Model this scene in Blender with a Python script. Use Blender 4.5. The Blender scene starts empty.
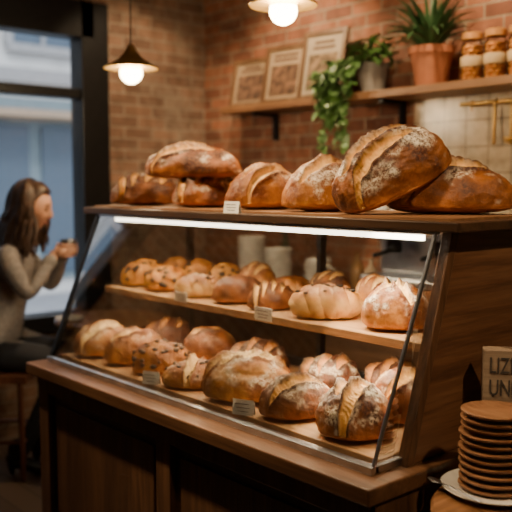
import bpy, bmesh, math, random
from mathutils import Vector, Matrix, noise, Euler
random.seed(7)
S=bpy.context.scene
COL=S.collection
# ------------------------------------------------------------------ helpers
def empty(name,loc=(0,0,0),rz=0):
    e=bpy.data.objects.new(name,None); e.empty_display_size=.05
    e.location=loc; e.rotation_euler=(0,0,rz); COL.objects.link(e); return e
def mkobj(name,V,F,mat,parent=None,smooth=False,mi=None,bevel=0,loc=(0,0,0),rot=(0,0,0)):
    me=bpy.data.meshes.new(name); me.from_pydata([tuple(v) for v in V],[],F); me.update()
    mats=mat if isinstance(mat,(list,tuple)) else [mat]
    for m in mats: me.materials.append(m)
    if mi: me.polygons.foreach_set('material_index',mi)
    if smooth: me.polygons.foreach_set('use_smooth',[True]*len(me.polygons))
    o=bpy.data.objects.new(name,me); COL.objects.link(o); o.location=loc; o.rotation_euler=rot
    if parent: o.parent=parent
    if bevel:
        b=o.modifiers.new('bev','BEVEL'); b.width=bevel; b.segments=2; b.limit_method='ANGLE'
    return o
class MB:
    def __init__(s): s.V=[];s.F=[];s.M=[]
    def box(s,x0,x1,y0,y1,z0,z1,m=0):
        n=len(s.V)
        s.V+=[(x0,y0,z0),(x1,y0,z0),(x1,y1,z0),(x0,y1,z0),(x0,y0,z1),(x1,y0,z1),(x1,y1,z1),(x0,y1,z1)]
        f=[(0,3,2,1),(4,5,6,7),(0,1,5,4),(1,2,6,5),(2,3,7,6),(3,0,4,7)]
        s.F+=[tuple(n+i for i in q) for q in f]; s.M+=[m]*6
    def prism(s,pts,x0,x1,m=0):
        n=len(s.V);k=len(pts)
        s.V+=[(x0,y,z) for y,z in pts]+[(x1,y,z) for y,z in pts]
        s.F.append(tuple(n+i for i in range(k))); s.F.append(tuple(n+k+i for i in reversed(range(k))))
        for i in range(k):
            j=(i+1)%k; s.F.append((n+i,n+k+i,n+k+j,n+j))
        s.M+=[m]*(k+2)
    def tube(s,P,R,seg=10,m=0,flat=1.0,up=None):
        P=[Vector(p) for p in P]
        if not isinstance(R,(list,tuple)): R=[R]*len(P)
        a=(P[0]-P[1]).normalized(); b=(P[-1]-P[-2]).normalized()
        PP=[P[0]+a*R[0]*.9,P[0]+a*R[0]*.55]+P+[P[-1]+b*R[-1]*.55,P[-1]+b*R[-1]*.9]
        RR=[R[0]*.25,R[0]*.8]+list(R)+[R[-1]*.8,R[-1]*.25]
        n0=len(s.V); prev=None
        for i,p in enumerate(PP):
            t=(PP[min(i+1,len(PP)-1)]-PP[max(i-1,0)]).normalized()
            if prev is None:
                ref=Vector(up) if up else (Vector((0,0,1)) if abs(t.z)<.9 else Vector((1,0,0)))
            else: ref=prev
            u=(ref-t*ref.dot(t)).normalized(); prev=u; w=t.cross(u)
            for k in range(seg):
                an=2*math.pi*k/seg
                s.V.append(tuple(p+u*math.cos(an)*RR[i]*flat+w*math.sin(an)*RR[i]))
        for i in range(len(PP)-1):
            for k in range(seg):
                a0=n0+i*seg+k; b0=n0+i*seg+(k+1)%seg
                s.F.append((a0,b0,b0+seg,a0+seg)); s.M.append(m)
        s.F.append(tuple(n0+k for k in reversed(range(seg)))); s.M.append(m)
        e=n0+(len(PP)-1)*seg; s.F.append(tuple(e+k for k in range(seg))); s.M.append(m)
    def lathe(s,prof,c=(0,0,0),seg=32,m=0):
        n0=len(s.V)
        for r,z in prof:
            for k in range(seg):
                an=2*math.pi*k/seg; s.V.append((c[0]+r*math.cos(an),c[1]+r*math.sin(an),c[2]+z))
        for i in range(len(prof)-1):
            for k in range(seg):
                a0=n0+i*seg+k; b0=n0+i*seg+(k+1)%seg
                s.F.append((a0,b0,b0+seg,a0+seg)); s.M.append(m)
        s.F.append(tuple(n0+k for k in reversed(range(seg)))); s.M.append(m)
        e=n0+(len(prof)-1)*seg; s.F.append(tuple(e+k for k in range(seg))); s.M.append(m)
    def obj(s,name,mat,parent=None,smooth=False,bevel=0,**k):
        return mkobj(name,s.V,s.F,mat,parent,smooth,s.M,bevel,**k)
def smooth_by_angle(o,ang=40):
    me=o.data
    me.polygons.foreach_set('use_smooth',[True]*len(me.polygons))
    bm=bmesh.new(); bm.from_mesh(me)
    for e in bm.edges:
        if len(e.link_faces)==2 and e.calc_face_angle(0)>math.radians(ang): e.smooth=False
    bm.to_mesh(me); bm.free()
# ------------------------------------------------------------------ materials
def newmat(name):
    m=bpy.data.materials.new(name); m.use_nodes=True
    nt=m.node_tree; return m,nt,nt.nodes['Principled BSDF']
def nd(nt,t,**k):
    n=nt.nodes.new(t)
    for a,b in k.items(): setattr(n,a,b)
    return n
def ramp(nt,fac,stops):
    r=nd(nt,'ShaderNodeValToRGB'); e=r.color_ramp.elements
    while len(e)<len(stops): e.new(.5)
    for i,(p,c) in enumerate(stops): e[i].position=p; e[i].color=(*c,1)
    nt.links.new(fac,r.inputs[0]); return r.outputs[0]
def mix(nt,f,a,b):
    m=nd(nt,'ShaderNodeMix',data_type='RGBA')
    for s_,v in ((m.inputs[0],f),(m.inputs[6],a),(m.inputs[7],b)):
        if hasattr(v,'is_linked') or hasattr(v,'links'): nt.links.new(v,s_)
        elif isinstance(v,(int,float)): s_.default_value=v
        else: s_.default_value=(*v,1)
    return m.outputs[2]
def math_(nt,op,a,b=0,clamp=False):
    m=nd(nt,'ShaderNodeMath',operation=op,use_clamp=clamp)
    for s_,v in ((m.inputs[0],a),(m.inputs[1],b)):
        if isinstance(v,(int,float)): s_.default_value=v
        else: nt.links.new(v,s_)
    return m.outputs[0]
def plain(name,c,rough=.5,metal=0,noise_amt=.15,nscale=20,bump=.0,coat=0):
    m,nt,b=newmat(name)
    tc=nd(nt,'ShaderNodeTexCoord'); n=nd(nt,'ShaderNodeTexNoise'); n.inputs['Scale'].default_value=nscale; n.inputs['Detail'].default_value=4
    nt.links.new(tc.outputs['Object'],n.inputs['Vector'])
    d=tuple(x*(1-noise_amt) for x in c); e=tuple(min(1,x*(1+noise_amt)) for x in c)
    nt.links.new(ramp(nt,n.outputs['Fac'],[(.3,d),(.7,e)]),b.inputs['Base Color'])
    b.inputs['Roughness'].default_value=rough; b.inputs['Metallic'].default_value=metal
    b.inputs['Coat Weight'].default_value=coat
    if bump:
        bp=nd(nt,'ShaderNodeBump'); bp.inputs['Strength'].default_value=bump; bp.inputs['Distance'].default_value=.005
        nt.links.new(n.outputs['Fac'],bp.inputs['Height']); nt.links.new(bp.outputs[0],b.inputs['Normal'])
    return m
def wood(name,c1,c2,c3,axis='x',sc=1.0,rough=.45):
    m,nt,b=newmat(name)
    tc=nd(nt,'ShaderNodeTexCoord'); mp=nd(nt,'ShaderNodeMapping')
    st={'x':(1.2,22,22),'y':(22,1.2,22),'z':(22,22,1.2)}[axis]
    mp.inputs['Scale'].default_value=tuple(q*sc for q in st)
    nt.links.new(tc.outputs['Object'],mp.inputs['Vector'])
    n=nd(nt,'ShaderNodeTexNoise'); n.inputs['Scale'].default_value=1; n.inputs['Detail'].default_value=8; n.inputs['Roughness'].default_value=.65; n.inputs['Distortion'].default_value=.6
    nt.links.new(mp.outputs[0],n.inputs['Vector'])
    n2=nd(nt,'ShaderNodeTexNoise'); n2.inputs['Scale'].default_value=5; n2.inputs['Detail'].default_value=6
    nt.links.new(mp.outputs[0],n2.inputs['Vector'])
    col=ramp(nt,n.outputs['Fac'],[(.3,c1),(.5,c2),(.72,c3)])
    f=ramp(nt,n2.outputs['Fac'],[(.35,(.65,.65,.65)),(.6,(1,1,1))])
    mm=nd(nt,'ShaderNodeMix',data_type='RGBA',blend_type='MULTIPLY'); mm.inputs[0].default_value=.7
    nt.links.new(col,mm.inputs[6]); nt.links.new(f,mm.inputs[7])
    nt.links.new(mm.outputs[2],b.inputs['Base Color']); b.inputs['Roughness'].default_value=rough
    bp=nd(nt,'ShaderNodeBump'); bp.inputs['Strength'].default_value=.25; bp.inputs['Distance'].default_value=.002
    nt.links.new(n2.outputs['Fac'],bp.inputs['Height']); nt.links.new(bp.outputs[0],b.inputs['Normal'])
    return m
def emis(name,c,st):
    m=bpy.data.materials.new(name); m.use_nodes=True; nt=m.node_tree; nt.nodes.clear()
    e=nd(nt,'ShaderNodeEmission'); e.inputs[0].default_value=(*c,1); e.inputs[1].default_value=st
    o=nd(nt,'ShaderNodeOutputMaterial'); nt.links.new(e.outputs[0],o.inputs[0]); return m
def glassmat(name,tint=(1,1,1),gl=.9):
    m=bpy.data.materials.new(name); m.use_nodes=True; nt=m.node_tree; nt.nodes.clear()
    t=nd(nt,'ShaderNodeBsdfTransparent'); t.inputs[0].default_value=(*tint,1)
    g=nd(nt,'ShaderNodeBsdfGlossy'); g.inputs['Roughness'].default_value=.02
    fr=nd(nt,'ShaderNodeFresnel'); fr.inputs[0].default_value=1.45
    mx=nd(nt,'ShaderNodeMixShader'); o=nd(nt,'ShaderNodeOutputMaterial')
    nt.links.new(math_(nt,'MULTIPLY',fr.outputs[0],gl),mx.inputs[0]); nt.links.new(t.outputs[0],mx.inputs[1]); nt.links.new(g.outputs[0],mx.inputs[2])
    nt.links.new(mx.outputs[0],o.inputs[0]); return m
def brickmat(name,hor,c1,c2,mort,bw=.215,rh=.072,ms=.011,offset=.5,rough=.85,bump=.8,cs=0.0,patch=0):
    m,nt,b=newmat(name)
    g=nd(nt,'ShaderNodeNewGeometry'); sp=nd(nt,'ShaderNodeSeparateXYZ'); cb=nd(nt,'ShaderNodeCombineXYZ')
    nt.links.new(g.outputs['Position'],sp.inputs[0]); nt.links.new(sp.outputs[0 if hor=='x' else 1],cb.inputs[0]); nt.links.new(sp.outputs[2],cb.inputs[1])
    br=nd(nt,'ShaderNodeTexBrick'); br.offset=offset
    br.inputs['Color1'].default_value=(*c1,1); br.inputs['Color2'].default_value=(*c2,1); br.inputs['Mortar'].default_value=(*mort,1)
    br.inputs['Scale'].default_value=1; br.inputs['Brick Width'].default_value=bw; br.inputs['Row Height'].default_value=rh
    br.inputs['Mortar Size'].default_value=ms*.5; br.inputs['Mortar Smooth'].default_value=.3; br.inputs['Bias'].default_value=cs
    nt.links.new(cb.outputs[0],br.inputs['Vector'])
    n=nd(nt,'ShaderNodeTexNoise'); n.inputs['Scale'].default_value=14; n.inputs['Detail'].default_value=6
    nt.links.new(g.outputs['Position'],n.inputs['Vector'])
    mm=nd(nt,'ShaderNodeMix',data_type='RGBA',blend_type='MULTIPLY'); mm.inputs[0].default_value=.8
    nt.links.new(br.outputs['Color'],mm.inputs[6]); nt.links.new(ramp(nt,n.outputs['Fac'],[(.3,(.5,.48,.45)),(.65,(1.0,1,1))]),mm.inputs[7])
    out=mm.outputs[2]
    if patch:
        n3=nd(nt,'ShaderNodeTexNoise'); n3.inputs['Scale'].default_value=3.2; n3.inputs['Detail'].default_value=8; n3.inputs['Roughness'].default_value=.7
        nt.links.new(g.outputs['Position'],n3.inputs['Vector'])
        out=mix(nt,math_(nt,'MULTIPLY',ramp(nt,n3.outputs['Fac'],[(.52,(0,0,0)),(.64,(1,1,1))]),patch),out,tuple(.9*q for q in mort))
    nt.links.new(out,b.inputs['Base Color']); b.inputs['Roughness'].default_value=rough
    h=math_(nt,'SUBTRACT',math_(nt,'MULTIPLY',n.outputs['Fac'],.3),br.outputs['Fac'])
    bp=nd(nt,'ShaderNodeBump'); bp.inputs['Strength'].default_value=bump; bp.inputs['Distance'].default_value=.008
    nt.links.new(h,bp.inputs['Height']); nt.links.new(bp.outputs[0],b.inputs['Normal'])
    return m
def breadmat(name,gold,dark,slash=(.86,.52,.19),flour=(.90,.79,.62),rough=.44):
    m,nt,b=newmat(name)
    at=nd(nt,'ShaderNodeVertexColor',layer_name='bk'); sp=nd(nt,'ShaderNodeSeparateColor'); nt.links.new(at.outputs['Color'],sp.inputs[0])
    tc=nd(nt,'ShaderNodeTexCoord')
    def N(s,d=5,r=.6):
        n=nd(nt,'ShaderNodeTexNoise'); n.inputs['Scale'].default_value=s; n.inputs['Detail'].default_value=d; n.inputs['Roughness'].default_value=r
        nt.links.new(tc.outputs['Object'],n.inputs['Vector']); return n.outputs['Fac']
    big=N(13); fine=N(120,6,.75); med=N(42,5,.65)
    crust=ramp(nt,math_(nt,'ADD',math_(nt,'MULTIPLY',big,.7),math_(nt,'MULTIPLY',at.outputs['Alpha'],.5)),[(.36,gold),(.55,tuple(.45*a+.55*c for a,c in zip(gold,dark))),(.74,dark)])
    crust=mix(nt,math_(nt,'MULTIPLY',ramp(nt,fine,[(.48,(0,0,0)),(.62,(1,1,1))]),.35),crust,gold)
    sl=ramp(nt,med,[(.30,tuple(.35*a for a in slash)),(.46,slash),(.7,tuple(min(1,a*1.15) for a in slash))])
    c=mix(nt,sp.outputs[0],crust,sl)
    ff=math_(nt,'MULTIPLY',sp.outputs[1],ramp(nt,math_(nt,'ADD',math_(nt,'MULTIPLY',fine,.6),math_(nt,'MULTIPLY',med,.4)),[(.44,(.03,.03,.03)),(.56,(1,1,1))]))
    c=mix(nt,ff,c,flour)
    nt.links.new(c,b.inputs['Base Color'])
    rr=math_(nt,'ADD',math_(nt,'MULTIPLY',sp.outputs[1],.35),rough); nt.links.new(rr,b.inputs['Roughness']); b.inputs['Specular IOR Level'].default_value=.42
    h=math_(nt,'ADD',math_(nt,'MULTIPLY',med,.8),math_(nt,'MULTIPLY',fine,.6))
    bp=nd(nt,'ShaderNodeBump'); bp.inputs['Strength'].default_value=.85; bp.inputs['Distance'].default_value=.005
    nt.links.new(h,bp.inputs['Height']); nt.links.new(bp.outputs[0],b.inputs['Normal'])
    return m
GOLD=breadmat('bread_golden',(.60,.235,.032),(.155,.036,.006))
RUST=breadmat('bread_rustic',(.43,.135,.019),(.060,.014,.004),slash=(.82,.46,.14))
DARKB=breadmat('bread_dark',(.20,.055,.013),(.035,.010,.004),slash=(.52,.24,.08))
PALE=breadmat('bread_pale',(.68,.32,.062),(.21,.055,.009),slash=(.90,.64,.30))
BUN=breadmat('bread_bun',(.70,.31,.050),(.26,.070,.010),slash=(.90,.62,.28))
CHIP=plain('chocolate_raisin',(.008,.0035,.002),.55)
W_DARK=wood('walnut_dark',(.030,.014,.007),(.062,.029,.013),(.105,.050,.024),'x')
W_DARKZ=wood('walnut_dark_vertical',(.050,.022,.010),(.10,.045,.020),(.17,.078,.036),'z')
W_LEDGE=wood('walnut_ledge',(.060,.027,.012),(.12,.055,.025),(.18,.088,.042),'x',rough=.35)
W_END=wood('walnut_end',(.075,.031,.013),(.145,.061,.027),(.215,.10,.045),'y')
W_LIGHT=wood('oak_light',(.36,.18,.07),(.50,.27,.12),(.60,.36,.18),'x',rough=.5)
W_SHELF=wood('oak_shelf',(.14,.062,.025),(.23,.11,.045),(.31,.16,.07),'x')
W_PLATE=wood('plate_wood',(.17,.072,.030),(.29,.135,.062),(.40,.21,.10),'x',sc=3)
W_TABLE=wood('table_wood',(.12,.05,.02),(.22,.10,.04),(.30,.15,.07),'y',rough=.3)
BLACK=plain('black_metal',(.012,.012,.013),.4,.6)
STEEL=plain('brushed_steel',(.50,.52,.56),.28,1.0)
BRASS=plain('brass',(.70,.45,.15),.42,1.0)
GLASS=glassmat('case_glass',(.98,.99,.985),.7)
WGLASS=glassmat('window_glass',(.95,.97,1),.5)
WHITE=plain('white_ceramic',(.66,.62,.56),.25)
CARD=plain('price_card',(.80,.77,.70),.6,0,.03)
INK=plain('ink',(.05,.04,.035),.7)
# ------------------------------------------------------------------ room
XL,YB,XR,YF,ZC=-4.48,3.45,1.6,-1.8,3.1
BR_B=brickmat('brick_back','x',(.33,.125,.062),(.16,.060,.036),(.31,.235,.165),patch=.35)
BR_L=brickmat('brick_side','y',(.25,.14,.090),(.145,.080,.052),(.28,.22,.165),patch=.5)
TILE=brickmat('tile_cream','x',(.60,.49,.34),(.53,.43,.30),(.30,.23,.16),bw=.13,rh=.13,ms=.009,offset=.0,rough=.25,bump=.35)
PLAS=plain('plaster_warm',(.16,.105,.075),.9)
PLASC=plain('plaster_ceiling',(.11,.08,.06),.9)
b=MB(); b.box(XL-.2,XR+.2,YB,YB+.2,0,ZC); b.obj('wall_back',BR_B)
b=MB(); b.box(-2.66,XR,YB-.012,YB,.9,1.95); b.obj('trim_tile_backsplash',TILE)
b=MB()
WY0,WY1,WZ0,WZ1=.75,2.57,.66,2.52
b.box(XL-.2,XL,YF,WY0,0,ZC); b.box(XL-.2,XL,WY1,YB,0,ZC); b.box(XL-.2,XL,WY0,WY1,0,WZ0); b.box(XL-.2,XL,WY0,WY1,WZ1,ZC)
b.obj('wall_left',BR_L)
b=MB(); b.box(XR,XR+.2,YF-.2,YB+.2,0,ZC); b.obj('wall_right',PLAS)
b=MB(); b.box(XL-.2,XR,YF-.2,YF,0,ZC); b.obj('wall_front',PLAS)
b=MB(); b.box(XL-.2,XR+.2,YF-.2,YB+.2,ZC,ZC+.15); b.obj('ceiling',PLASC)
m,nt,bs=newmat('floor_planks')
g=nd(nt,'ShaderNodeNewGeometry'); br=nd(nt,'ShaderNodeTexBrick'); br.inputs['Scale'].default_value=1; br.inputs['Brick Width'].default_value=1.3; br.inputs['Row Height'].default_value=.14
br.inputs['Mortar Size'].default_value=.003; br.inputs['Color1'].default_value=(.13,.09,.065,1); br.inputs['Color2'].default_value=(.09,.06,.045,1); br.inputs['Mortar'].default_value=(.01,.008,.006,1)
nt.links.new(g.outputs['Position'],br.inputs['Vector']); nt.links.new(br.outputs['Color'],bs.inputs['Base Color']); bs.inputs['Roughness'].default_value=.4
b=MB(); b.box(XL-.2,XR+.2,YF-.2,YB+.2,-.1,0); b.obj('floor',m)
b=MB(); b.box(XL,XL+.015,WY1+.12,YB,0,.12); b.obj('baseboard_left',W_DARK)
w=empty('window_1')
b=MB(); x0,x1=XL-.12,XL+.03; t=.09
b.box(x0,x1,WY0,WY1,WZ1-.12,WZ1+.10); b.box(x0,x1+.03,WY0-.03,WY1+.03,WZ0-.05,WZ0+.05)
b.box(x0,x1,WY1-t,WY1+.10,WZ0,WZ1+.10); b.box(x0,x1,WY0-.03,WY0+t,WZ0,WZ1+.10)
b.box(x0+.02,x1-.02,WY0,WY1,2.03,2.09); b.box(x0+.02,x1-.02,1.60,1.66,WZ0,WZ1)
b.obj('frame',BLACK,w,bevel=.004)
b=MB(); b.box(XL-.05,XL-.044,WY0+.05,WY1-.05,WZ0+.03,WZ1-.05); b.obj('pane',WGLASS,w)
FAC=plain('facade_render',(.68,.66,.62),.9,0,.10,3); FWIN=plain('facade_window',(.075,.11,.15),.2)
FTRIM=plain('facade_trim',(.34,.33,.32),.8); SHOP=plain('shopfront_paint',(.20,.26,.28),.6); AWN=plain('awning_canvas',(.42,.30,.20),.9)
st=empty('street_building')
b=MB(); b.box(-11.2,-11,-8,14,-.2,9); 
for y in range(-7,14,2):
    b.box(-11.02,-10.96,y,y+.95,3.5,5.4,1); b.box(-10.99,-10.86,y-.1,y+1.05,3.38,3.5,2)
    b.box(-10.98,-10.93,y+.45,y+.50,3.5,5.4,2); b.box(-10.98,-10.93,y,y+.95,4.4,4.46,2)
    b.box(-11.0,-10.9,y-.12,y,3.5,5.5,2); b.box(-11.0,-10.9,y+.95,y+1.07,3.5,5.5,2)
for y in (-6,-1.5,3.1,7.6):
    b.box(-11.02,-10.94,y,y+3.4,.1,2.75,3); b.box(-10.95,-10.90,y+.15,y+2.1,.75,2.35,1); b.box(-10.95,-10.90,y+2.3,y+3.2,.2,2.35,1)
    b.box(-10.91,-10.88,y+1.08,y+1.14,.75,2.35,3)
    b.prism([(y,2.42)]*1+[(y+3.4,2.42),(y+3.4,2.52),(y,2.52)],-10.95,-10.2,4)
b.box(-11,-10.8,-8,14,2.95,3.15,2)
b.obj('facade',[FAC,FWIN,FTRIM,SHOP,AWN],st)
b=MB(); b.box(-16,XL-.2,-14,16,-.3,-.12); b.obj('street_ground',plain('paving',(.36,.36,.37),.9,0,.1,4))
# ------------------------------------------------------------------ display case
case=empty('bakery_display_case')
CX0,CX1=-3.0,-1.23
b=MB(); b.box(CX0+.02,CX1-.02,1.49,2.24,0,.07); b.box(CX0,CX1,1.47,2.25,.07,.735)
b.obj('base_carcass',W_DARK,case)
b=MB(); yf=1.447
b.box(CX0,CX1,yf,1.47,.07,.15); b.box(CX0,CX1,yf,1.47,.665,.735)
for x in (CX0,-2.155,CX1-.08): b.box(x,x+.08,yf-.001,1.471,.07,.735)
xr=CX1
b.box(xr,xr+.015,1.447,2.25,.07,.15); b.box(xr,xr+.015,1.447,2.25,.665,.735)
b.box(xr,xr+.016,1.447,1.53,.07,.735); b.box(xr,xr+.016,2.17,2.25,.07,.735)
b.obj('base_frame',W_DARKZ,case,bevel=.004)
b=MB()
for a,c in ((CX0+.08,-2.155),(-2.075,CX1-.08)):
    b.box(a+.035,c-.035,1.462,1.472,.185,.63)
b.obj('base_panels',W_DARKZ,case,bevel=.004)
b=MB(); b.box(-3.04,-1.205,1.41,2.3,.735,.78); b.obj('ledge',W_LEDGE,case,bevel=.005)
b=MB(); b.box(-2.965,-1.285,1.535,2.10,.78,.806); b.obj('lower_tray',W_LIGHT,case,bevel=.003)
b=MB(); b.box(-2.975,-1.28,1.746,2.14,1.046,1.072); b.obj('middle_shelf',W_LIGHT,case,bevel=.003)
b=MB(); b.box(-3.10,-1.19,1.72,2.25,1.378,1.405); b.obj('top_board',W_DARK,case,bevel=.004)
b=MB(); b.box(-3.07,-1.24,1.76,2.2,1.4051,1.412); b.obj('top_liner',W_SHELF,case)
b=MB(); b.prism([(1.62,.78),(2.25,.78),(2.25,1.378),(1.80,1.378)],-1.272,-1.247); b.obj('end_panel',W_END,case,bevel=.003)
b=MB(); b.prism([(1.600,.78),(1.630,.78),(1.810,1.378),(1.780,1.378)],-1.276,-1.243); b.obj('end_panel_edge',W_DARKZ,case,bevel=.002)
b=MB(); b.prism([(1.500,.795),(1.506,.795),(1.743,1.378),(1.737,1.378)],-2.99,-1.275)
b.prism([(1.505,.79),(1.605,.79),(1.785,1.378),(1.742,1.378)],-1.272,-1.268)
b.prism([(1.505,.79),(2.22,.79),(2.22,1.378),(1.742,1.378)],-2.992,-2.987)
b.obj('glass',GLASS,case)
b=MB()
b.box(-3.0,-1.262,1.485,1.515,.78,.800); b.box(-1.283,-1.262,1.50,1.610,.78,.800)
b.box(-3.0,-1.262,1.730,1.748,1.370,1.380)
b.prism([(1.495,.80),(1.505,.80),(1.742,1.372),(1.732,1.372)],-1.273,-1.264)
b.obj('steel_trim',STEEL,case,bevel=.002)
b=MB()
b.prism([(1.493,.78),(1.513,.78),(1.750,1.378),(1.730,1.378)],-3.01,-2.985)
b.box(-3.01,-2.985,1.5,2.24,.78,.80); b.box(-3.01,-2.985,1.74,2.24,1.36,1.378)
for x in (-3.01,-2.16,-1.305): b.box(x,x+.025,2.20,2.23,.78,1.378)
b.box(-3.0,-1.28,2.20,2.23,.78,.81)
for x in (-2.96,-2.14,-1.31): b.box(x,x+.018,2.08,2.215,1.03,1.05)
b.obj('dark_frame',BLACK,case,bevel=.002)
b=MB(); b.box(-2.90,-1.33,1.757,1.775,1.350,1.366); b.obj('led_tube_upper',emis('led_strip',(1,.86,.66),20),case)
b=MB(); b.box(-2.92,-1.31,1.755,1.777,1.366,1.378); b.obj('led_housing',STEEL,case)
b=MB(); b.box(-2.9,-1.33,1.775,1.785,1.040,1.046); b.obj('led_tube_lower',emis('led_strip_low',(1,.75,.48),6),case)
# ------------------------------------------------------------------ bread generator
def sst(a,b_,x):
    t=max(0,min(1,(x-a)/(b_-a))); return t*t*(3-2*t)
def addchips(V,C,F,M,NN,rnd,chips,lim,nmin=.10):
    tries=0;made=0;pl=[]
    while made<chips and tries<6000:
        tries+=1
        idx=rnd.randrange(lim//10,lim*9//10); N=NN[idx]
        if N.z<nmin: continue
        c=V[idx]+N*.0008
        if any((c-p).length<.014 for p in pl): continue
        pl.append(c); made+=1; r=rnd.uniform(.0065,.0105); q=N.to_track_quat('Z','Y'); n0=len(V); ex=rnd.uniform(.9,1.6); sp_=rnd.uniform(0,6)
        for jj in range(6):
            p2=math.pi*jj/5
            for ii in range(8):
                t2=2*math.pi*ii/8+sp_
                V.append(c+q@Vector((r*ex*math.sin(p2)*math.cos(t2),r*math.sin(p2)*math.sin(t2),r*.55*math.cos(p2)))); C.append((0,0,0,1))
        for jj in range(5):
            for ii in range(8):
                a=n0+jj*8+ii; b2=n0+jj*8+(ii+1)%8; F.append((a,a+8,b2+8,b2)); M.append(1)
def finish_bread(name,V,C,F,M,mat,x,y,z,yaw):
    mnz=min(v[2] for v in V)
    V=[Vector((v[0],v[1],v[2]-mnz)) for v in V]
    o=mkobj(name,V,F,[mat,CHIP],None,True,M,loc=(x,y,z),rot=(0,0,yaw))
    ca=o.data.color_attributes.new('bk','FLOAT_COLOR','POINT')
    ca.data.foreach_set('color',[c for q in C for c in q])
    return o
def plait(name,x,y,z,L,W,H,yaw,mat,seed,n=2.0,flour=.2,chips=0):
    rnd=random.Random(seed); b=MB(); K=34; off=Vector((seed*2.3,seed,0))
    for s_ in range(3):
        P=[];Rr=[]
        for i in range(K+1):
            t=i/K; th=2*math.pi*(n*t+s_/3); tp=max(.05,1-abs(2*t-1)**2.6)
            P.append(((t-.5)*L*.86,.27*W*math.sin(th)*tp**.6*1.1,H*.40+.19*H*math.sin(2*th)*tp)); Rr.append((.085*H+.32*min(H,W*.62)*tp**.55)*(1+.08*noise.noise(Vector((t*9,s_,seed)))))
        b.tube(P,Rr,20,up=(0,0,1))
    V=[];C=[]
    for v in b.V:
        v=Vector(v); v+=Vector((1,1,1))*.0015*noise.noise(v*80+off)
        if v.z<.10*H: v.z=.10*H+(v.z-.10*H)*.25
        hh=v.z/H; bake=.15+.80*sst(.40,.95,hh)+.4*noise.noise(v*22+off)
        fl=sst(.72,1.0,hh+.25*noise.noise(v*40+off))*flour*1.4
        V.append(v); C.append((.55*(1-sst(.35,.62,hh)),min(1,fl),0,max(0,min(1,bake))))
    M=list(b.M); F=list(b.F)
    NN=[Vector((0,0,1)) if v.z>.72*H else Vector((0,0,-1)) for v in V]
    addchips(V,C,F,M,NN,rnd,chips,len(NN),.1)
    return finish_bread(name,V,C,F,M,mat,x,y,z,yaw)
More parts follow.
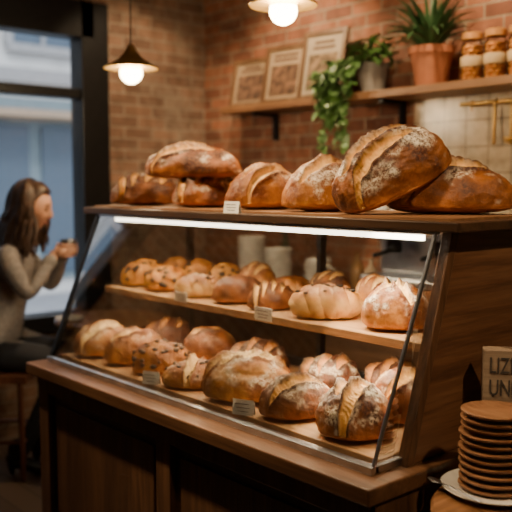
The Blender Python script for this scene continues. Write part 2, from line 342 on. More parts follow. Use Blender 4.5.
def loaf(name,x,y,z,L,W,H,yaw=0,kind='diag',mat=None,seed=1,flour=.3,pitch=0,roll=0,res=1.0,n=4,ang=None,chips=0):
    rnd=random.Random(seed); nu=int(130*res); nv=int(110*res)
    V=[];C=[];off=Vector((seed*3.1,seed*1.7,seed*.9)); NN=[]
    sl=[]
    if kind=='diag':
        a=math.radians(ang if ang is not None else 55)
        for i in range(n):
            cx=(-.5+(i+.5)/n)*L*.80; sl.append((cx,rnd.uniform(-.03,.03)*W,a+rnd.uniform(-.08,.08),W*.90,L/n*.20))
    elif kind=='long':
        sl.append((0,.04*W,math.radians(8),L*.86,W*.17)); 
    elif kind=='cross':
        for k in range(2): sl.append((0,0,math.radians((ang or 30)+90*k),L*.80,W*.10))
    elif kind=='two':
        for sg in (-1,1): sl.append((rnd.uniform(-.05,.05)*L,sg*W*.18,math.radians(ang or 12),L*.78,W*.095))
    elif kind=='three':
        for sg in (-1,0,1): sl.append((sg*.05*L,sg*W*.25,math.radians(ang or 10),L*(.80-.14*abs(sg)),W*.075))
    ht=H*.80; hb=H*.20
    for j in range(nv+1):
        ph=math.pi*j/nv
        for i in range(nu):
            th=2*math.pi*i/nu
            ux=math.cos(ph); r=math.sin(ph); uy=r*math.cos(th); uz=r*math.sin(th)
            rr=r**.84 if r>0 else 0
            k=(rr/r) if r>1e-6 else 1
            py=W/2*uy*k; pz=uz*k; px=L/2*ux
            if pz<0: pz2=-hb*min(1,(-pz)**.55*1.05) if pz>-1 else -hb
            else: pz2=ht*pz**.92
            if pz<0: 
                q=1-.10*(-pz); px*=q; py*=q
            P=Vector((px,py,pz2)); N=Vector((ux/L,uy/W,uz/H)).normalized()
            base=Vector((ux,uy,uz))
            nz=noise.noise(base*1.6+off)*.05+noise.noise(base*4+off)*.022+noise.noise(base*11+off)*.009+noise.noise(base*24+off)*.004
            D=nz*W*(1 if uz>-.2 else .3)
            s_=0;ear=0
            if uz>-.05 and sl:
                for (cx,cy,a,ln,wd) in sl:
                    dx=P.x-cx; dy=P.y-cy
                    al=dx*math.cos(a)+dy*math.sin(a); ac=-dx*math.sin(a)+dy*math.cos(a)
                    ac+=.45*wd*noise.noise(Vector((al*30,seed,cx*9)))
                    e=1-(2*al/ln)**2
                    if e<=0: continue
                    wl_=wd*math.sqrt(e); t=ac/wl_
                    m_=(1-sst(.80,1.02,abs(t))); s_=max(s_,m_)
                    st_=.009*W*math.sin(al*650+4*noise.noise(Vector((al*60,ac*60,seed))))*m_
                    D+= -.070*W*m_*(1-.55*abs(t)) + .105*W*math.exp(-((t-1.16)/.25)**2)*e + .050*W*math.exp(-((t+1.16)/.25)**2)*e + st_
                    ear=max(ear,math.exp(-((t-1.16)/.32)**2)*e,.85*math.exp(-((t+1.14)/.26)**2)*e)
            P+=N*D
            nn=noise.noise(base*2.3+off*2)*.7+noise.noise(base*6+off)*.35
            fl=sst(.74-flour*.60,1.12-flour*.55,uz*.5+nn+.22)*min(.9,flour*1.6)*(1-min(1,s_*1.3))*(1-ear*.85)
            bake=.44+.42*noise.noise(base*2.1+off)+.38*uz+ear*1.3
            if kind=='plain' and chips: bake-=.14
            if uz<.0: bake-=.20
            V.append(P); NN.append(N); C.append((s_,max(0,min(1,fl)),0,max(0,min(1,bake))))
    F=[];M=[]
    for j in range(nv):
        for i in range(nu):
            a=j*nu+i; b2=j*nu+(i+1)%nu; F.append((a,a+nu,b2+nu,b2)); M.append(0)
    addchips(V,C,F,M,NN,rnd,chips,nu*nv)
    if pitch or roll: 
        V=[v-Vector((0,0,(H*.3))) for v in V]
        Mx=Euler((roll,pitch,0)).to_matrix(); V=[Mx@v for v in V]
    return finish_bread(name,V,C,F,M,mat,x,y,z,yaw)
R=math.radians; ZT,ZM,ZB=1.4125,1.0725,.8065
RT=R(48.8)
# top row
loaf('rustic_batard_loaf',-2.88,1.90,ZT,.30,.17,.13,R(70),'diag',RUST,1,.20,n=4)
loaf('rustic_batard_loaf',-2.50,1.93,ZT,.27,.18,.125,R(60),'diag',RUST,3,.50,n=3)
loaf('rustic_batard_loaf',-2.55,1.90,ZT+.112,.41,.18,.125,R(28),'three',RUST,2,.45,ang=8)
loaf('sourdough_loaf',-2.16,1.94,ZT,.30,.19,.15,R(75),'three',GOLD,4,.40,ang=14)
loaf('sourdough_loaf',-1.865,1.94,ZT,.29,.20,.165,R(62),'two',GOLD,5,.75)
loaf('country_loaf',-1.46,2.07,ZT,.38,.22,.155,R(38),'two',RUST,7,.45,ang=15)
loaf('country_loaf',-1.56,1.89,ZT,.37,.22,.185,RT,'three',RUST,6,.55,pitch=R(-27),roll=R(14),res=1.3)
# middle shelf
loaf('raisin_bun',-2.88,1.89,ZM,.21,.16,.11,R(60),'plain',BUN,11,0,chips=34)
loaf('raisin_bun',-2.675,1.86,ZM,.19,.15,.10,R(50),'plain',BUN,12,0,chips=30)
loaf('raisin_bun',-2.70,2.05,ZM,.16,.14,.115,R(40),'plain',GOLD,13,0,res=.8,chips=20)
loaf('raisin_bun',-2.88,2.07,ZM,.16,.13,.115,R(30),'plain',GOLD,23,0,res=.8,chips=16)
plait('braided_roll',-2.45,1.855,ZM,.20,.135,.095,R(60),PALE,14,1.8,.3,chips=6)
loaf('raisin_bun',-2.53,2.055,ZM,.15,.13,.11,R(40),'plain',PALE,15,0,res=.8,chips=20)
loaf('brioche_roll',-2.35,2.065,ZM,.15,.12,.12,R(20),'diag',GOLD,24,.0,res=.8,n=3)
loaf('milk_bread_roll',-2.22,1.86,ZM,.19,.13,.10,R(62),'plain',RUST,16,0)
plait('braided_roll',-2.16,2.065,ZM,.17,.11,.11,R(15),GOLD,17,1.6,.0)
loaf('seeded_roll',-2.03,1.85,ZM,.17,.12,.09,R(68),'diag',RUST,18,.05,n=4)
loaf('brioche_roll',-1.96,2.07,ZM,.16,.11,.12,R(15),'diag',RUST,25,.0,res=.8,n=3)
plait('braided_roll',-1.785,1.865,ZM,.25,.155,.125,R(42),BUN,19,2.0,.30,chips=16)
loaf('sourdough_boule',-1.505,1.875,ZM,.205,.185,.13,R(50),'cross',GOLD,20,.60,ang=20)
loaf('brioche_roll',-1.76,2.08,ZM,.15,.10,.12,R(0),'diag',GOLD,21,.1,res=.8,n=3)
plait('braided_roll',-1.55,2.085,ZM,.17,.10,.12,R(5),PALE,22,1.5,.3)
# lower tray
loaf('rustic_batard_loaf',-2.84,1.66,ZB,.25,.16,.13,R(75),'two',PALE,31,.45)
loaf('rustic_batard_loaf',-2.635,1.68,ZB,.24,.155,.13,R(75),'long',GOLD,32,.2)
loaf('chocolate_chip_loaf',-2.43,1.66,ZB,.225,.17,.12,R(45),'plain',GOLD,33,0,chips=50)
loaf('rye_loaf',-2.80,1.96,ZB,.24,.15,.12,R(50),'diag',DARKB,34,.1,res=.8,n=3)
loaf('rye_loaf',-2.47,1.92,ZB,.22,.15,.13,R(40),'long',RUST,35,.1,res=.8)
loaf('raisin_flatbread',-2.195,1.645,ZB,.23,.18,.085,R(50),'three',PALE,36,.35,chips=20,ang=70)
loaf('country_loaf',-1.94,1.665,ZB,.28,.21,.145,R(45),'diag',PALE,37,.60,ang=20,n=3,res=1.2)
loaf('rye_loaf',-2.15,1.90,ZB,.22,.15,.13,R(40),'diag',DARKB,38,.3,res=.8,n=3)
loaf('sourdough_loaf',-1.695,1.645,ZB,.225,.16,.12,R(60),'two',RUST,39,.80,res=1.2)
loaf('rye_loaf',-1.80,1.90,ZB,.22,.15,.13,R(45),'diag',DARKB,40,.4,res=.9,n=3)
loaf('sourdough_boule',-1.455,1.64,ZB,.215,.195,.145,R(50),'two',RUST,41,.70,ang=50,res=1.3)
loaf('rye_loaf',-1.45,1.86,ZB,.22,.15,.15,R(60),'two',RUST,42,.4)
loaf('rye_loaf',-1.61,2.00,ZB,.20,.14,.13,R(30),'diag',DARKB,43,.2,res=.8,n=3)
# price tags
def tag(x,y,z,w=.062,h=.042,yaw=0):
    e=empty('price_tag',(x,y,z),yaw)
    b=MB(); b.prism([(0,0),(.002,0),(.010,h),(.008,h)],-w/2,w/2); b.prism([(.018,0),(.020,0),(.010,h),(.008,h)],-w/2,w/2); b.obj('card',CARD,e)
    b=MB()
    for i,(a,c) in enumerate(((.72,.8),(.47,.62),(.24,.5))):
        z0=h*a; y0=z0/h*.008; b.box(-w*.5*c,w*.5*c*(1 if i else .7),y0-.0010,y0+.0005,z0-.0010,z0+.0010)
    b.obj('lettering',INK,e)
def edgecard(x,y,z,w,h):
    e=empty('price_tag',(x,y,z),0)
    b=MB(); b.box(-w/2,w/2,0,.002,0,h); b.box(-w/4,w/4,.002,.010,h*.5,h*.55); b.obj('card',CARD,e)
    b=MB()
    for i,(a,c) in enumerate(((.72,.8),(.47,.62),(.24,.5))):
        z0=h*a; b.box(-w*.5*c,w*.5*c*(1 if i else .7),-.0010,.0005,z0-.0010,z0+.0010)
    b.obj('lettering',INK,e)
tag(-2.10,1.724,1.405,.065,.040,R(12)); edgecard(-2.42,1.7435,1.064,.08,.038); edgecard(-1.957,1.7435,1.052,.085,.044)
tag(-2.31,1.530,.806,.065,.044,R(25)); tag(-1.81,1.530,.806,.070,.046,R(25))
# ------------------------------------------------------------------ wall shelf + things
sh=empty('wall_shelf')
b=MB(); b.box(-4.0,-1.2,3.2,3.449,1.945,1.985); b.obj('board',W_SHELF,sh,bevel=.004)
b=MB()
for x in (-3.75,-2.75,-1.75): b.box(x,x+.03,3.25,3.449,1.925,1.945); b.box(x,x+.03,3.42,3.449,1.78,1.945)
b.obj('brackets',BLACK,sh)
FR=wood('frame_wood',(.06,.03,.014),(.12,.06,.028),(.19,.105,.05),'z')
def frame(x,y,w,h,seed,c,c2):
    e=empty('picture_frame',(x,y,1.985)); e.rotation_euler=(R(-11),0,R(6))
    b=MB(); t=.028
    b.box(-w/2,w/2,0,.02,0,t); b.box(-w/2,w/2,0,.02,h-t,h); b.box(-w/2,-w/2+t,0,.02,t,h-t); b.box(w/2-t,w/2,0,.02,t,h-t)
    b.obj('frame',FR,e,bevel=.002)
    b=MB(); b.box(-w/2+t,w/2-t,.010,.018,t,h-t); b.obj('print',plain('print_paper%d'%seed,c,.7,0,.12,9),e)
    b=MB(); rn=random.Random(seed)
    b.box(-w*.33,w*.33,.0085,.0105,h*.14,h*.66)
    b.obj('print_picture',plain('print_pic%d'%seed,c2,.8,0,.85,22),e)
    b=MB()
    for i in range(2):
        z=h*.83-i*h*.08; l=w*rn.uniform(.2,.30); b.box(-l,l,.0085,.0105,z-.008,z+.008)
    b.obj('print_lettering',plain('print_ink%d'%seed,(.10,.05,.03),.8),e)
frame(-3.84,3.28,.32,.31,1,(.24,.165,.10),(.10,.05,.028)); frame(-3.53,3.275,.32,.355,2,(.30,.21,.13),(.12,.06,.032)); frame(-3.215,3.27,.31,.40,3,(.32,.25,.17),(.16,.10,.055))
LEAF=plain('leaf_green',(.060,.13,.028),.45,0,.5,12); LEAF2=plain('leaf_dark',(.035,.085,.028),.4,0,.4,14)
SOIL=plain('soil',(.03,.02,.012),.95)
def pot(e,r0,r1,h,mat,rim=.012):
    b=MB(); b.lathe([(r0*.9,0),(r0,.004),(r1,h-.035),(r1+rim,h-.034),(r1+rim,h),(r1-.006,h),(r1-.012,h-.025)],seg=36)
    o=b.obj('pot',mat,e); smooth_by_angle(o)
    b=MB(); b.lathe([(r1-.013,h-.03),(.01,h-.024)],seg=24); b.obj('soil',SOIL,e)
def leaf(b,P,d,up,ln,wd,fold=.2):
    P=Vector(P); d=Vector(d).normalized(); s=d.cross(Vector(up))
    if s.length<.01: s=Vector((1,0,0))
    s.normalize(); u=s.cross(d); n=len(b.V)
    prof=[(0,.0),(.08,.55),(.3,1),(.6,.8),(.85,.35),(1,0.02)]
    for t,w_ in prof:
        c=P+d*ln*t+u*(-.25*ln*t*t)
        b.V+= [tuple(c-s*wd*w_+u*fold*wd*w_),tuple(c),tuple(c+s*wd*w_+u*fold*wd*w_)]
    for i in range(len(prof)-1):
        a=n+i*3; b.F+=[(a,a+1,a+4,a+3),(a+1,a+2,a+5,a+4)]; b.M+=[0,0]
e=empty('potted_pothos',(-2.84,3.31,1.986))
pot(e,.062,.082,.15,plain('grey_ceramic',(.20,.18,.16),.5))
rn=random.Random(5); b=MB(); vb=MB()
for k in range(150):
    th=rn.uniform(0,6.28); r=rn.uniform(0,.12); z=.15+rn.uniform(0,.17)*(1-r/.25)
    yy=r*math.sin(th); yy=min(.03,yy); dy=min(-.05,math.sin(th)*.7-.2)
    P=Vector((r*math.cos(th),yy,z)); leaf(b,P,(math.cos(th)-.15,dy,rn.uniform(-.5,.5)),(0,0,1),rn.uniform(.045,.07),rn.uniform(.018,.028))
for k in range(12):
    x0=-.02-.017*k+rn.uniform(-.02,.02); y0=-.155+rn.uniform(-.02,.01); L_=rn.uniform(.18,.42) if k<8 else .18
    pts=[(x0*.35,-.05,.155),(x0*.8,-.12,.15)]+[(x0+.03*math.sin(k+i),y0-.01,.10-L_*i/5) for i in range(6)]
    vb.tube(pts,.0025,6)
    for i,p in enumerate(pts[1:]):
        for q in range(5): leaf(b,Vector(p)+Vector((rn.uniform(-.02,.02),rn.uniform(-.02,.0),rn.uniform(-.03,.03))),(rn.uniform(-1,1),rn.uniform(-1,-.1),rn.uniform(-.9,.1)),(0,-.3,1),rn.uniform(.045,.07),rn.uniform(.016,.026))
b.obj('leaves',LEAF,e,True); vb.obj('vines',LEAF2,e,True)
e=empty('potted_dracaena',(-2.46,3.31,1.986))
pot(e,.075,.105,.19,plain('terracotta',(.36,.125,.055),.8,0,.1),.012)
b=MB()
for k in range(110):
    th=rn.uniform(0,6.28); el=rn.uniform(.35,1.35); L_=rn.uniform(.24,.36); n0=len(b.V); P=Vector((.02*math.cos(th),.02*math.sin(th)-.01,.18))
    sy=math.sin(th); hd=Vector((math.cos(th)*.85,sy*.85 if sy<0 else sy*.22,0)); sd=Vector((-hd.y,hd.x,0)).normalized()
    ns=8
    for i in range(ns+1):
        t=i/ns; a=el-1.5*t*t*(1.3-el*.6); wdt=.013*(1-t)**.7*(.6+.8*min(1,t*4))
        b.V+=[tuple(P-sd*wdt+Vector((0,0,wdt*.5))),tuple(P),tuple(P+sd*wdt+Vector((0,0,wdt*.5)))]
        P=P+(hd*math.cos(a)+Vector((0,0,math.sin(a))))*L_/ns
    for i in range(ns):
        a=n0+i*3; b.F+=[(a,a+1,a+4,a+3),(a+1,a+2,a+5,a+4)]; b.M+=[0,0]
b.obj('leaves',LEAF2,e,True)
COOK=plain('cookie',(.66,.29,.07),.7,0,.3,60,.5)
JG=glassmat('jar_glass',(.985,.985,.98),.8)
for i,x in enumerate((-2.225,-2.10,-1.975,-1.85)):
    e=empty('cookie_jar',(x,3.31,1.986))
    b=MB(); b.lathe([(.048,0),(.055,.006),(.055,.17),(.045,.185),(.045,.195)],seg=28); o=b.obj('glass',JG,e); smooth_by_angle(o)
    b=MB(); b.lathe([(.043,.195),(.051,.196),(.051,.222),(.045,.228)],seg=28); o=b.obj('lid',plain('jar_lid%d'%i,(.55,.26,.08),.4,.3),e); smooth_by_angle(o)
    b=MB()
    for k in range(8):
        for q in range(6):
            th=q*1.047+k*.5; b.lathe([(.004,0),(.018,.002),(.019,.012),(.01,.019),(.002,.02)],c=(.031*math.cos(th),.031*math.sin(th),.008+k*.0205),seg=10)
    b.obj('cookies',COOK,e,True)
    b=MB(); b.lathe([(.0555,.07),(.0560,.071),(.0560,.115),(.0555,.116)],seg=28); b.obj('label',plain('jar_label%d'%i,(.50,.36,.20),.8),e,True)
e=empty('brass_rail')
b=MB(); b.tube([(-2.34,3.39,1.895),(-1.5,3.39,1.895)],.010,10)
for x in (-2.30,-1.9,-1.54): b.tube([(x,3.39,1.895),(x,3.437,1.895)],.007,8)
for x in (-2.27,-2.14,-2.05,-1.95):
    b.tube([(x,3.378,1.86),(x,3.372,1.885),(x,3.378,1.905),(x,3.392,1.909),(x,3.402,1.90)],.0035,8)
b.tube([(-2.14,3.375,1.87),(-2.14,3.375,1.70)],.009,8)
b.tube([(-2.05,3.375,1.87),(-2.05,3.375,1.72)],.007,8); b.lathe([(.0,0),(.03,.01),(.035,.03),(.034,.034)],c=(-2.05,3.37,1.69),seg=18)
b.obj('rail',BRASS,e,True)
# ------------------------------------------------------------------ back counter
e=empty('back_counter')
b=MB(); b.box(-4.2,-.6,2.95,3.435,0,.90); b.obj('body',W_DARK,e)
b=MB(); b.box(-4.22,-.58,2.92,3.435,.90,.94); b.obj('counter_top',plain('stone_dark',(.06,.05,.045),.25),e,bevel=.004)
e=empty('espresso_machine',(-2.35,3.18,.941))
b=MB(); b.box(-.30,.30,-.18,.18,.03,.12); b.box(-.30,.30,-.02,.18,.12,.30); b.box(-.32,.32,-.19,.19,.30,.40)
for x in (-.25,.25):
    for y in (-.14,.14): b.lathe([(.02,0),(.018,.03)],c=(x,y,0),seg=12)
b.obj('body',STEEL,e,bevel=.02)
b=MB()
for x in (-.14,.14):
    b.lathe([(.035,.23),(.04,.25),(.035,.30)],c=(x,-.10,0),seg=20); b.tube([(x,-.12,.24),(x,-.25,.225)],.012,8)
b.obj('group_heads',BLACK,e,True)
b=MB()
for i in range(6):
    for j in range(2): b.lathe([(.022,0),(.034,.03),(.037,.055),(.034,.055),(.02,.01)],c=(-.25+i*.1,-.07+j*.13,.401),seg=18)
b.obj('cups_on_top',WHITE,e,True)
def stack(name,x,y,z,n,r,h,mat,dz):
    b=MB()
    for i in range(n): b.lathe([(r*.5,0),(r*.55,.004),(r,h),(r*.95,h),(r*.45,.008)],seg=26,c=(0,0,i*dz))
    return b.obj(name,mat,None,True,loc=(x,y,z))
stack('bowl_stack',-3.35,3.1,.941,6,.085,.06,WHITE,.028); stack('bowl_stack',-3.13,3.2,.941,4,.08,.06,WHITE,.028); stack('bowl_stack',-3.58,3.1,.941,8,.085,.06,WHITE,.028)
for i,(x,h,c) in enumerate(((-3.85,.28,(.12,.05,.02)),(-3.74,.24,(.3,.18,.08)),(-2.90,.2,(.25,.14,.06)),(-2.80,.17,(.4,.3,.2)),(-3.47,.30,(.05,.07,.04)))):
    b=MB(); b.lathe([(.032,0),(.036,.005),(.036,h*.6),(.013,h*.78),(.012,h*.96),(.015,h*.965),(.015,h)],seg=20); o=b.obj('syrup_bottle',plain('bottle%d'%i,c,.15),None,loc=(x,3.27,.941)); smooth_by_angle(o)
b=MB(); b.lathe([(.05,0),(.065,.01),(.07,.08),(.05,.14),(.055,.17),(.05,.17),(.045,.14)],seg=24); b.tube([(.06,0,.14),(.11,0,.12),(.11,0,.06),(.066,0,.04)],.008,8)
b.obj('milk_jug',WHITE,None,True,loc=(-2.98,3.05,.941))
# ------------------------------------------------------------------ side table with plates, sign
e=empty('side_table',(-.85,1.745,0))
b=MB(); b.lathe([(.33,.705),(.342,.712),(.342,.733),(.335,.74)],seg=64); o=b.obj('top',W_TABLE,e); smooth_by_angle(o)
b=MB(); b.lathe([(.22,0),(.22,.012),(.05,.03),(.03,.05),(.028,.68),(.10,.705)],seg=32); o=b.obj('pedestal',BLACK,e); smooth_by_angle(o)
TX,TY=-1.065,1.715
b=MB(); b.lathe([(.07,0),(.075,.003),(.125,.014),(.128,.017),(.122,.018),(.07,.007)],seg=48); b.obj('serving_plate',WHITE,None,True,loc=(TX,TY,.741))
b=MB()
for i in range(11):
    c=(random.uniform(-.003,.003),random.uniform(-.003,.003),i*.0186)
    b.lathe([(.050,0),(.056,.001),(.079,.008),(.083,.012),(.083,.0145),(.078,.0165),(.055,.008)],c=c,seg=44)
o=b.obj('wooden_plate_stack',W_PLATE,None,loc=(TX,TY,.749)); smooth_by_angle(o,50)
e=empty('spoon',(TX-.02,TY-.118,.7635),R(-15))
b=MB(); b.tube([(-.075,0,0),(-.02,0,.004),(.03,0,.003),(.075,0,.004)],[.004,.0028,.003,.006],10,flat=.5); b.tube([(-.105,0,0),(-.085,0,-.001),(-.07,0,0)],[.008,.013,.006],14,flat=.3); b.obj('spoon_body',STEEL,e,True)
e=empty('wooden_sign',(-1.125,1.905,.741),R(38))
b=MB(); b.box(-.085,.085,-.025,.025,0,.325); b.obj('block',wood('sign_wood',(.22,.15,.10),(.32,.23,.16),(.42,.32,.23),'x'),e,bevel=.004)
for i,t_ in enumerate(('LIZED','UNE')):
    cu=bpy.data.curves.new('text','FONT'); cu.body=t_; cu.size=.062; cu.align_x='LEFT'; cu.extrude=.001
    o=bpy.data.objects.new('letters',cu); COL.objects.link(o); o.parent=e; o.rotation_euler=(R(90),0,0); o.location=(-.070,-.0262,.262-.060*i); o.scale=(.62,1,1); cu.materials.append(INK)
# ------------------------------------------------------------------ pendants
BULB=emis('warm_bulb',(1,.74,.40),34)
def pendant(x,y,z,s):
    e=empty('pendant_lamp',(x,y,z))
    b=MB(); b.lathe([(.045*s,-.0),(.048*s,.01),(.030*s,.055*s+.01),(.015*s,.075*s)],seg=24); 
    b.lathe([(.125*s,.018*s),(.127*s,.022*s),(.06*s,.062*s),(.035*s,.09*s),(.02*s,.115*s),(.012*s,.13*s),(.010*s,.128*s),(.03*s,.085*s),(.055*s,.056*s)],seg=40); o=b.obj('shade',BRASS,e); smooth_by_angle(o)
    b=MB(); b.tube([(0,0,.12*s),(0,0,ZC-z-.03)],.004,8); b.lathe([(.05,ZC-z-.03),(.05,ZC-z)],seg=24); b.obj('cord',BLACK,e)
    b=MB(); b.lathe([(.052*s*math.cos(a),.052*s*math.sin(a)) for a in [R(-89+178*i/12) for i in range(13)]],seg=24); b.obj('bulb',BULB,e,True,)
    return e
def light(name,kind,loc,power,color,target=None,size=.1,spot=60,blend=.6):
    l=bpy.data.lights.new(name,kind); l.energy=power; l.color=color
    if kind=='SPOT': l.spot_size=R(spot); l.spot_blend=blend; l.shadow_soft_size=size
    elif kind=='POINT': l.shadow_soft_size=size
    o=bpy.data.objects.new(name,l); COL.objects.link(o); o.location=loc
    if target: o.rotation_euler=(Vector(target)-Vector(loc)).to_track_quat('-Z','Y').to_euler()
    return o
WARM=(1,.73,.43)
for (x,y,z,s) in ((-3.41,2.17,2.05,1.05),(-2.19,2.05,2.135,1.0)):
    e=pendant(x,y,z,s); l=light('bulb_light','POINT',(0,0,-.075),34,WARM,size=.05); l.parent=e
tr=empty('added_ceiling_spots')  # unseen rails and spot heads, added to light the scene from above
b=MB(); b.box(-3.9,-.6,.83,.87,ZC-.03,ZC); b.box(-3.9,-.6,2.68,2.72,ZC-.03,ZC); b.box(.28,.32,.6,2.4,ZC-.03,ZC)
def spot(x,y,tgt,p,ang,c=WARM):
    P=Vector((x,y,ZC-.12)); d=(Vector(tgt)-P).normalized()
    b.tube([P-d*.07,P+d*.06],.035,14); b.tube([P,(x,y,ZC-.02)],.008,6)
    l=light('added_spot','SPOT',P+d*.1,p,c,tgt,.04,ang); l.parent=tr
spot(-3.7,.85,(-2.7,1.8,1.15),230,50); spot(-2.75,.85,(-2.1,1.8,1.15),215,48); spot(-1.6,.85,(-1.5,1.83,1.15),140,50)  # added key light on the loaves, fixtures out of view
spot(-3.3,2.7,(-3.5,3.45,1.7),95,95); spot(-2.1,2.7,(-2.2,3.45,1.8),85,90); spot(-3.6,2.7,(-4.48,2.9,1.6),60,85)  # added wash for the back and left walls
spot(.3,1.6,(-1.2,1.9,1.0),125,44); spot(.3,2.3,(-2.0,3.4,1.7),40,60)  # added fill: end panel first, then the back wall
b.obj('added_spot_heads',BLACK,tr)
def area(name,loc,sx,sy,p,c,rot=(0,0,0)):
    l=bpy.data.lights.new(name,'AREA'); l.shape='RECTANGLE'; l.size=sx; l.size_y=sy; l.energy=p; l.color=c
    o=bpy.data.objects.new(name,l); COL.objects.link(o); o.location=loc; o.rotation_euler=rot; return o
o=area('led_light_upper',(-2.12,1.79,1.348),1.5,.02,22,(1,.80,.52)); o.parent=case
o=area('led_light_lower',(-2.12,1.80,1.038),1.5,.02,18,(1,.76,.46)); o.parent=case
# ------------------------------------------------------------------ world
wd=bpy.data.worlds.new('World'); S.world=wd; wd.use_nodes=True
bg=wd.node_tree.nodes['Background']; bg.inputs[0].default_value=(.84,.91,1,1); bg.inputs[1].default_value=2.2
sun=bpy.data.lights.new('sun','SUN'); sun.energy=1.6; sun.angle=.2; so=bpy.data.objects.new('sun',sun); COL.objects.link(so); so.rotation_euler=(R(20),R(50),0); so.location=(0,0,8)
# ------------------------------------------------------------------ bistro table and chair, woman
WX,WYY=-3.945,1.78
def wl(x,y):
    c,s=math.cos(RT),math.sin(RT); return (WX+x*c-y*s,WYY+x*s+y*c)
tx,ty=wl(.50,.05)
e=empty('bistro_table',(tx,ty,0))
b=MB(); b.lathe([(.29,.775),(.30,.78),(.30,.797),(.295,.80)],seg=48); o=b.obj('top',W_TABLE,e); smooth_by_angle(o)
b=MB(); b.lathe([(.20,0),(.20,.012),(.04,.03),(.025,.05),(.025,.74),(.09,.775)],seg=24); o=b.obj('pedestal',BLACK,e); smooth_by_angle(o)
sx_,sy_=wl(.29,-.03)
b=MB(); b.lathe([(.03,0),(.04,.002),(.075,.014),(.073,.016),(.03,.006)],seg=28); b.obj('saucer',WHITE,None,True,loc=(sx_,sy_,.801))
e=empty('bar_chair',(WX,WYY,0),RT)
CW=wood('chair_wood',(.07,.025,.013),(.13,.045,.022),(.18,.065,.03),'z')
b=MB(); b.box(-.29,.11,-.20,.20,.505,.545)
for x in (-.27,.07):
    for y in (-.18,.18): b.tube([(x*1.12,y*1.08,0.012),(x,y,.53)],.016,8)
for y in (-.18,.18): b.tube([(-.27,y,.53),(-.33,y,.98)],.016,8); b.tube([(-.30,y*1.05,.2),(.08,y*1.05,.2)],.01,6)
b.tube([(.08,-.18,.2),(.08,.18,.2)],.01,6)
for z in (.78,.88,.97): b.box(-.335,-.305,-.19,.19,z-.03,z+.03)
b.obj('chair_frame',CW,e,bevel=.006)
wm=empty('seated_woman',(WX,WYY,0),RT)
m,nt,bs=newmat('woman_clothing'); tc=nd(nt,'ShaderNodeTexCoord'); sp=nd(nt,'ShaderNodeSeparateXYZ'); nt.links.new(tc.outputs['Object'],sp.inputs[0])
n_=nd(nt,'ShaderNodeTexNoise'); n_.inputs['Scale'].default_value=60; nt.links.new(tc.outputs['Object'],n_.inputs['Vector'])
sw=ramp(nt,n_.outputs['Fac'],[(.3,(.17,.15,.14)),(.7,(.26,.23,.215))])
c=mix(nt,math_(nt,'GREATER_THAN',sp.outputs[2],.70),(.022,.022,.028),sw)
c=mix(nt,math_(nt,'GREATER_THAN',sp.outputs[2],1.225),c,(.50,.27,.18)); nt.links.new(c,bs.inputs['Base Color']); bs.inputs['Roughness'].default_value=.85
CLOTH=m
SKIN=plain('skin',(.55,.30,.20),.5,0,.06,8); HAIR=plain('hair_dark_brown',(.050,.025,.014),.45,0,.5,30); SHOE=plain('black_leather',(.012,.011,.011),.35)
J=[((-.10,0,.68),.125,-1),((-.09,0,.84),.115,0),((-.04,0,1.01),.125,1),((.0,0,1.13),.105,2),((.03,0,1.20),.055,3),((.075,0,1.285),.048,4),
 ((.0,-.15,1.135),.062,3),((.13,-.20,.945),.048,6),((.215,-.075,1.12),.031,7),
 ((.0,.15,1.135),.062,3),((.15,.20,.945),.048,9),((.235,.075,1.12),.031,10),
 ((-.06,-.09,.635),.095,0),((.29,-.11,.60),.068,12),((.05,-.10,.13),.040,13),((.03,-.10,.085),.036,14),
 ((-.06,.09,.635),.095,0),((.30,.10,.60),.068,16),((.12,.10,.13),.040,17),((.10,.10,.085),.036,18)]
me=bpy.data.meshes.new('body'); me.from_pydata([j[0] for j in J],[(j[2],i) for i,j in enumerate(J) if j[2]>=0],[]); me.materials.append(CLOTH)
o=bpy.data.objects.new('body',me); COL.objects.link(o); o.parent=wm
sk=o.modifiers.new('skin','SKIN'); sk.use_smooth_shade=True
for i,j in enumerate(J):
    v=me.skin_vertices[0].data[i]; v.radius=(j[1],j[1]*(1.18 if i in(0,1,2,3) else 1)); v.use_root=(i==0)
ss=o.modifiers.new('sub','SUBSURF'); ss.levels=2; ss.render_levels=2
b=MB()
for rr_,cc,zz in ((.062,(.035,0),1.205),):
    b.tube([(cc[0]+rr_*math.cos(a),cc[1]+rr_*1.05*math.sin(a),zz+.018*math.cos(a)*-1) for a in [R(i*24) for i in range(16)]],.014,10)
for sg in (-1,1):
    x_=.207 if sg<0 else .227
    b.tube([(x_-.012,sg*.092,1.092),(x_+.004,sg*.078,1.115)],[.036,.036],14)
b.obj('sweater_trim',plain('sweater_rib',(.20,.18,.165),.9),wm,True)
b=MB()
for (x,y) in ((.03,-.10),(.10,.10)):
    b.tube([(x-.03,y,.085),(x+.02,y,.065),(x+.10,y,.035),(x+.17,y,.026)],[.040,.042,.036,.022],14,flat=.9); b.tube([(x-.04,y,.06),(x-.035,y,.015)],[.022,.014],10)
    b.tube([(x-.01,y,.15),(x-.015,y,.07)],[.046,.042],12)
b.obj('ankle_boots',SHOE,wm,True)
hx,hz=.105,1.385
bm=bmesh.new(); bmesh.ops.create_icosphere(bm,subdivisions=5,radius=1)
G=lambda x,y,z,cx,cy,cz,s: math.exp(-((x-cx)**2+(y-cy)**2+(z-cz)**2)/s**2)
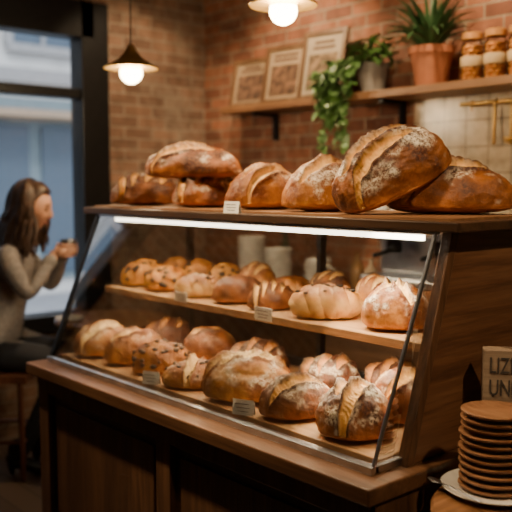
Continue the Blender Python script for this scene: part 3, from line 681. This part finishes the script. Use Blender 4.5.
for v in bm.verts:
    x,y,z=v.co; 
    sx=.092;sy=.074;sz=.118
    if z<0: k=1-.25*(-z)**1.5; y*=k; x=x*(1-.04*(-z)) if x>0 else x*(1-.40*(-z))
    d=0
    d+=.024*G(x,y,z,1,0,-.16,.15)+.012*G(x,y,z,1,0,.05,.12)
    d-=.010*(G(x,y,z,.9,.36,.08,.20)+G(x,y,z,.9,-.36,.08,.20))
    d+=.007*(G(x,y,z,.92,.34,.28,.2)+G(x,y,z,.92,-.34,.28,.2))
    d+=.008*G(x,y,z,.9,0,-.46,.13)-.004*G(x,y,z,.9,0,-.60,.1)+.018*G(x,y,z,.70,0,-.84,.24)
    v.co=Vector((x*sx+d,y*sy,z*sz))
for f in bm.faces: f.smooth=True
hm=bpy.data.meshes.new('head'); bm.to_mesh(hm); bm.free(); hm.materials.append(SKIN)
hd=bpy.data.objects.new('head',hm); COL.objects.link(hd); hd.parent=wm; hd.location=(hx,0,hz); hd.rotation_euler=(0,R(18),0)
b=MB()
for sg in (-1,1): b.lathe([(.0105*math.cos(a),.0085*math.sin(a)) for a in [R(-88+176*i/8) for i in range(9)]],c=(.073,sg*.027,.010),seg=14)
b.obj('eyes',[plain('eye_dark',(.06,.04,.03),.2)],hd,True)
b=MB(); b.tube([(.074,-.022,-.056),(.087,-.010,-.054),(.091,0,-.055),(.087,.010,-.054),(.074,.022,-.056)],[.003,.0055,.006,.0055,.003],8,flat=.8); b.obj('lips',plain('lips',(.42,.15,.12),.4),hd,True)
b=MB()
for sg in (-1,1):
    b.tube([(-.005,sg*.072,.02),(.0,sg*.080,.01),(-.008,sg*.078,-.015),(-.002,sg*.072,-.028)],[.010,.014,.011,.006],10,flat=.5)
b.obj('ears',SKIN,hd,True)
b=MB()
for sg in (-1,1): b.tube([(.084,sg*.012,.034),(.082,sg*.03,.040),(.070,sg*.045,.034)],[.002,.0035,.002],6)
b.obj('eyebrows',HAIR,hd,True)
b=MB(); nr,ns=20,36
for i in range(nr+1):
    ph=math.pi*.72*i/nr
    for k in range(ns):
        a=2*math.pi*k/ns; x=math.sin(ph)*math.cos(a); y=math.sin(ph)*math.sin(a); z=math.cos(ph)
        sc=1.12+.03*noise.noise(Vector((a*3,z*2,0)))
        X=x*.094*sc
        if x>0 and z<.62: X=min(X,.045-.06*(.62-z))
        b.V.append((X-.004,y*.078*sc,z*.122*sc+.002))
for i in range(nr):
    for k in range(ns):
        a0=i*ns+k; b0=i*ns+(k+1)%ns; b.F.append((a0,a0+ns,b0+ns,b0)); b.M.append(0)
b.obj('hair_cap',HAIR,hd,True)
b=MB(); rn=random.Random(3)
for k in range(150):
    a=rn.uniform(R(66),R(294)); w0=rn.uniform(0,6); pts=[]; end=rn.uniform(-.25,-.19); rr=rn.uniform(1.06,1.24)
    for i in range(11):
        t=i/10
        if t<.5:
            ph=R(8+92*t/.5); px=math.sin(ph)*math.cos(a)*.098*rr; py=math.sin(ph)*math.sin(a)*.082*rr; pz=math.cos(ph)*.122*rr
        else:
            q=(t-.5)/.5; px=math.cos(a)*.098*rr*(1+.34*math.sin(q*2.6))+(.010*math.sin(w0+q*7)); py=math.sin(a)*.082*rr*(1+.18*q)+.010*math.cos(w0+q*6); pz=-.02+(end+.02)*q
        px-=.012
        pts.append((px,py,pz))
    b.tube(pts,[.006,.009,.012,.013,.014,.014,.014,.013,.012,.010,.005],8,flat=.6)
b.obj('hair_locks',HAIR,wm,True,loc=(hx,0,hz))
cx,cz=.285,1.165
b=MB(); b.lathe([(.026,0),(.036,.004),(.040,.085),(.037,.085),(.030,.01)],c=(cx,0,cz-.03),seg=26); b.obj('takeaway_mug',plain('mug_dark',(.03,.028,.03),.3),wm,True)
def hand(sg,name):
    b=MB()
    pr=lambda a,r,z: (cx+r*math.cos(R(a)),sg*r*math.sin(R(a)),z)
    wr=(.22,sg*.070,1.125)
    b.tube([wr,pr(150,.072,1.145),pr(132,.058,1.155),pr(112,.056,1.16)],[.025,.031,.033,.029],14,flat=.55,up=(0,sg,0.1))
    for i,(z,l) in enumerate(((1.190,.92),(1.172,1),(1.154,.95),(1.137,.78))):
        a0=118; s=l*80
        b.tube([pr(a0,.053,z),pr(a0-s*.38,.051,z+.001),pr(a0-s*.72,.050,z),pr(a0-s,.047,z-.002)],[.0095,.0088,.008,.0068],10)
    b.tube([pr(150,.062,1.16),pr(165,.056,1.182),pr(180,.050,1.197)],[.012,.0105,.008],10)
    b.obj(name,SKIN,wm,True)
hand(-1,'right_hand'); hand(1,'left_hand')
# ------------------------------------------------------------------ camera
cam=bpy.data.cameras.new('camera'); cam.lens=56.25; cam.sensor_width=36; cam.clip_start=.05
co=bpy.data.objects.new('camera',cam); COL.objects.link(co); co.location=(0,0,1.5); co.rotation_euler=(R(90-5.07),0,R(48.8))
cam.dof.use_dof=True; cam.dof.focus_distance=2.3; cam.dof.aperture_fstop=2.1
S.camera=co
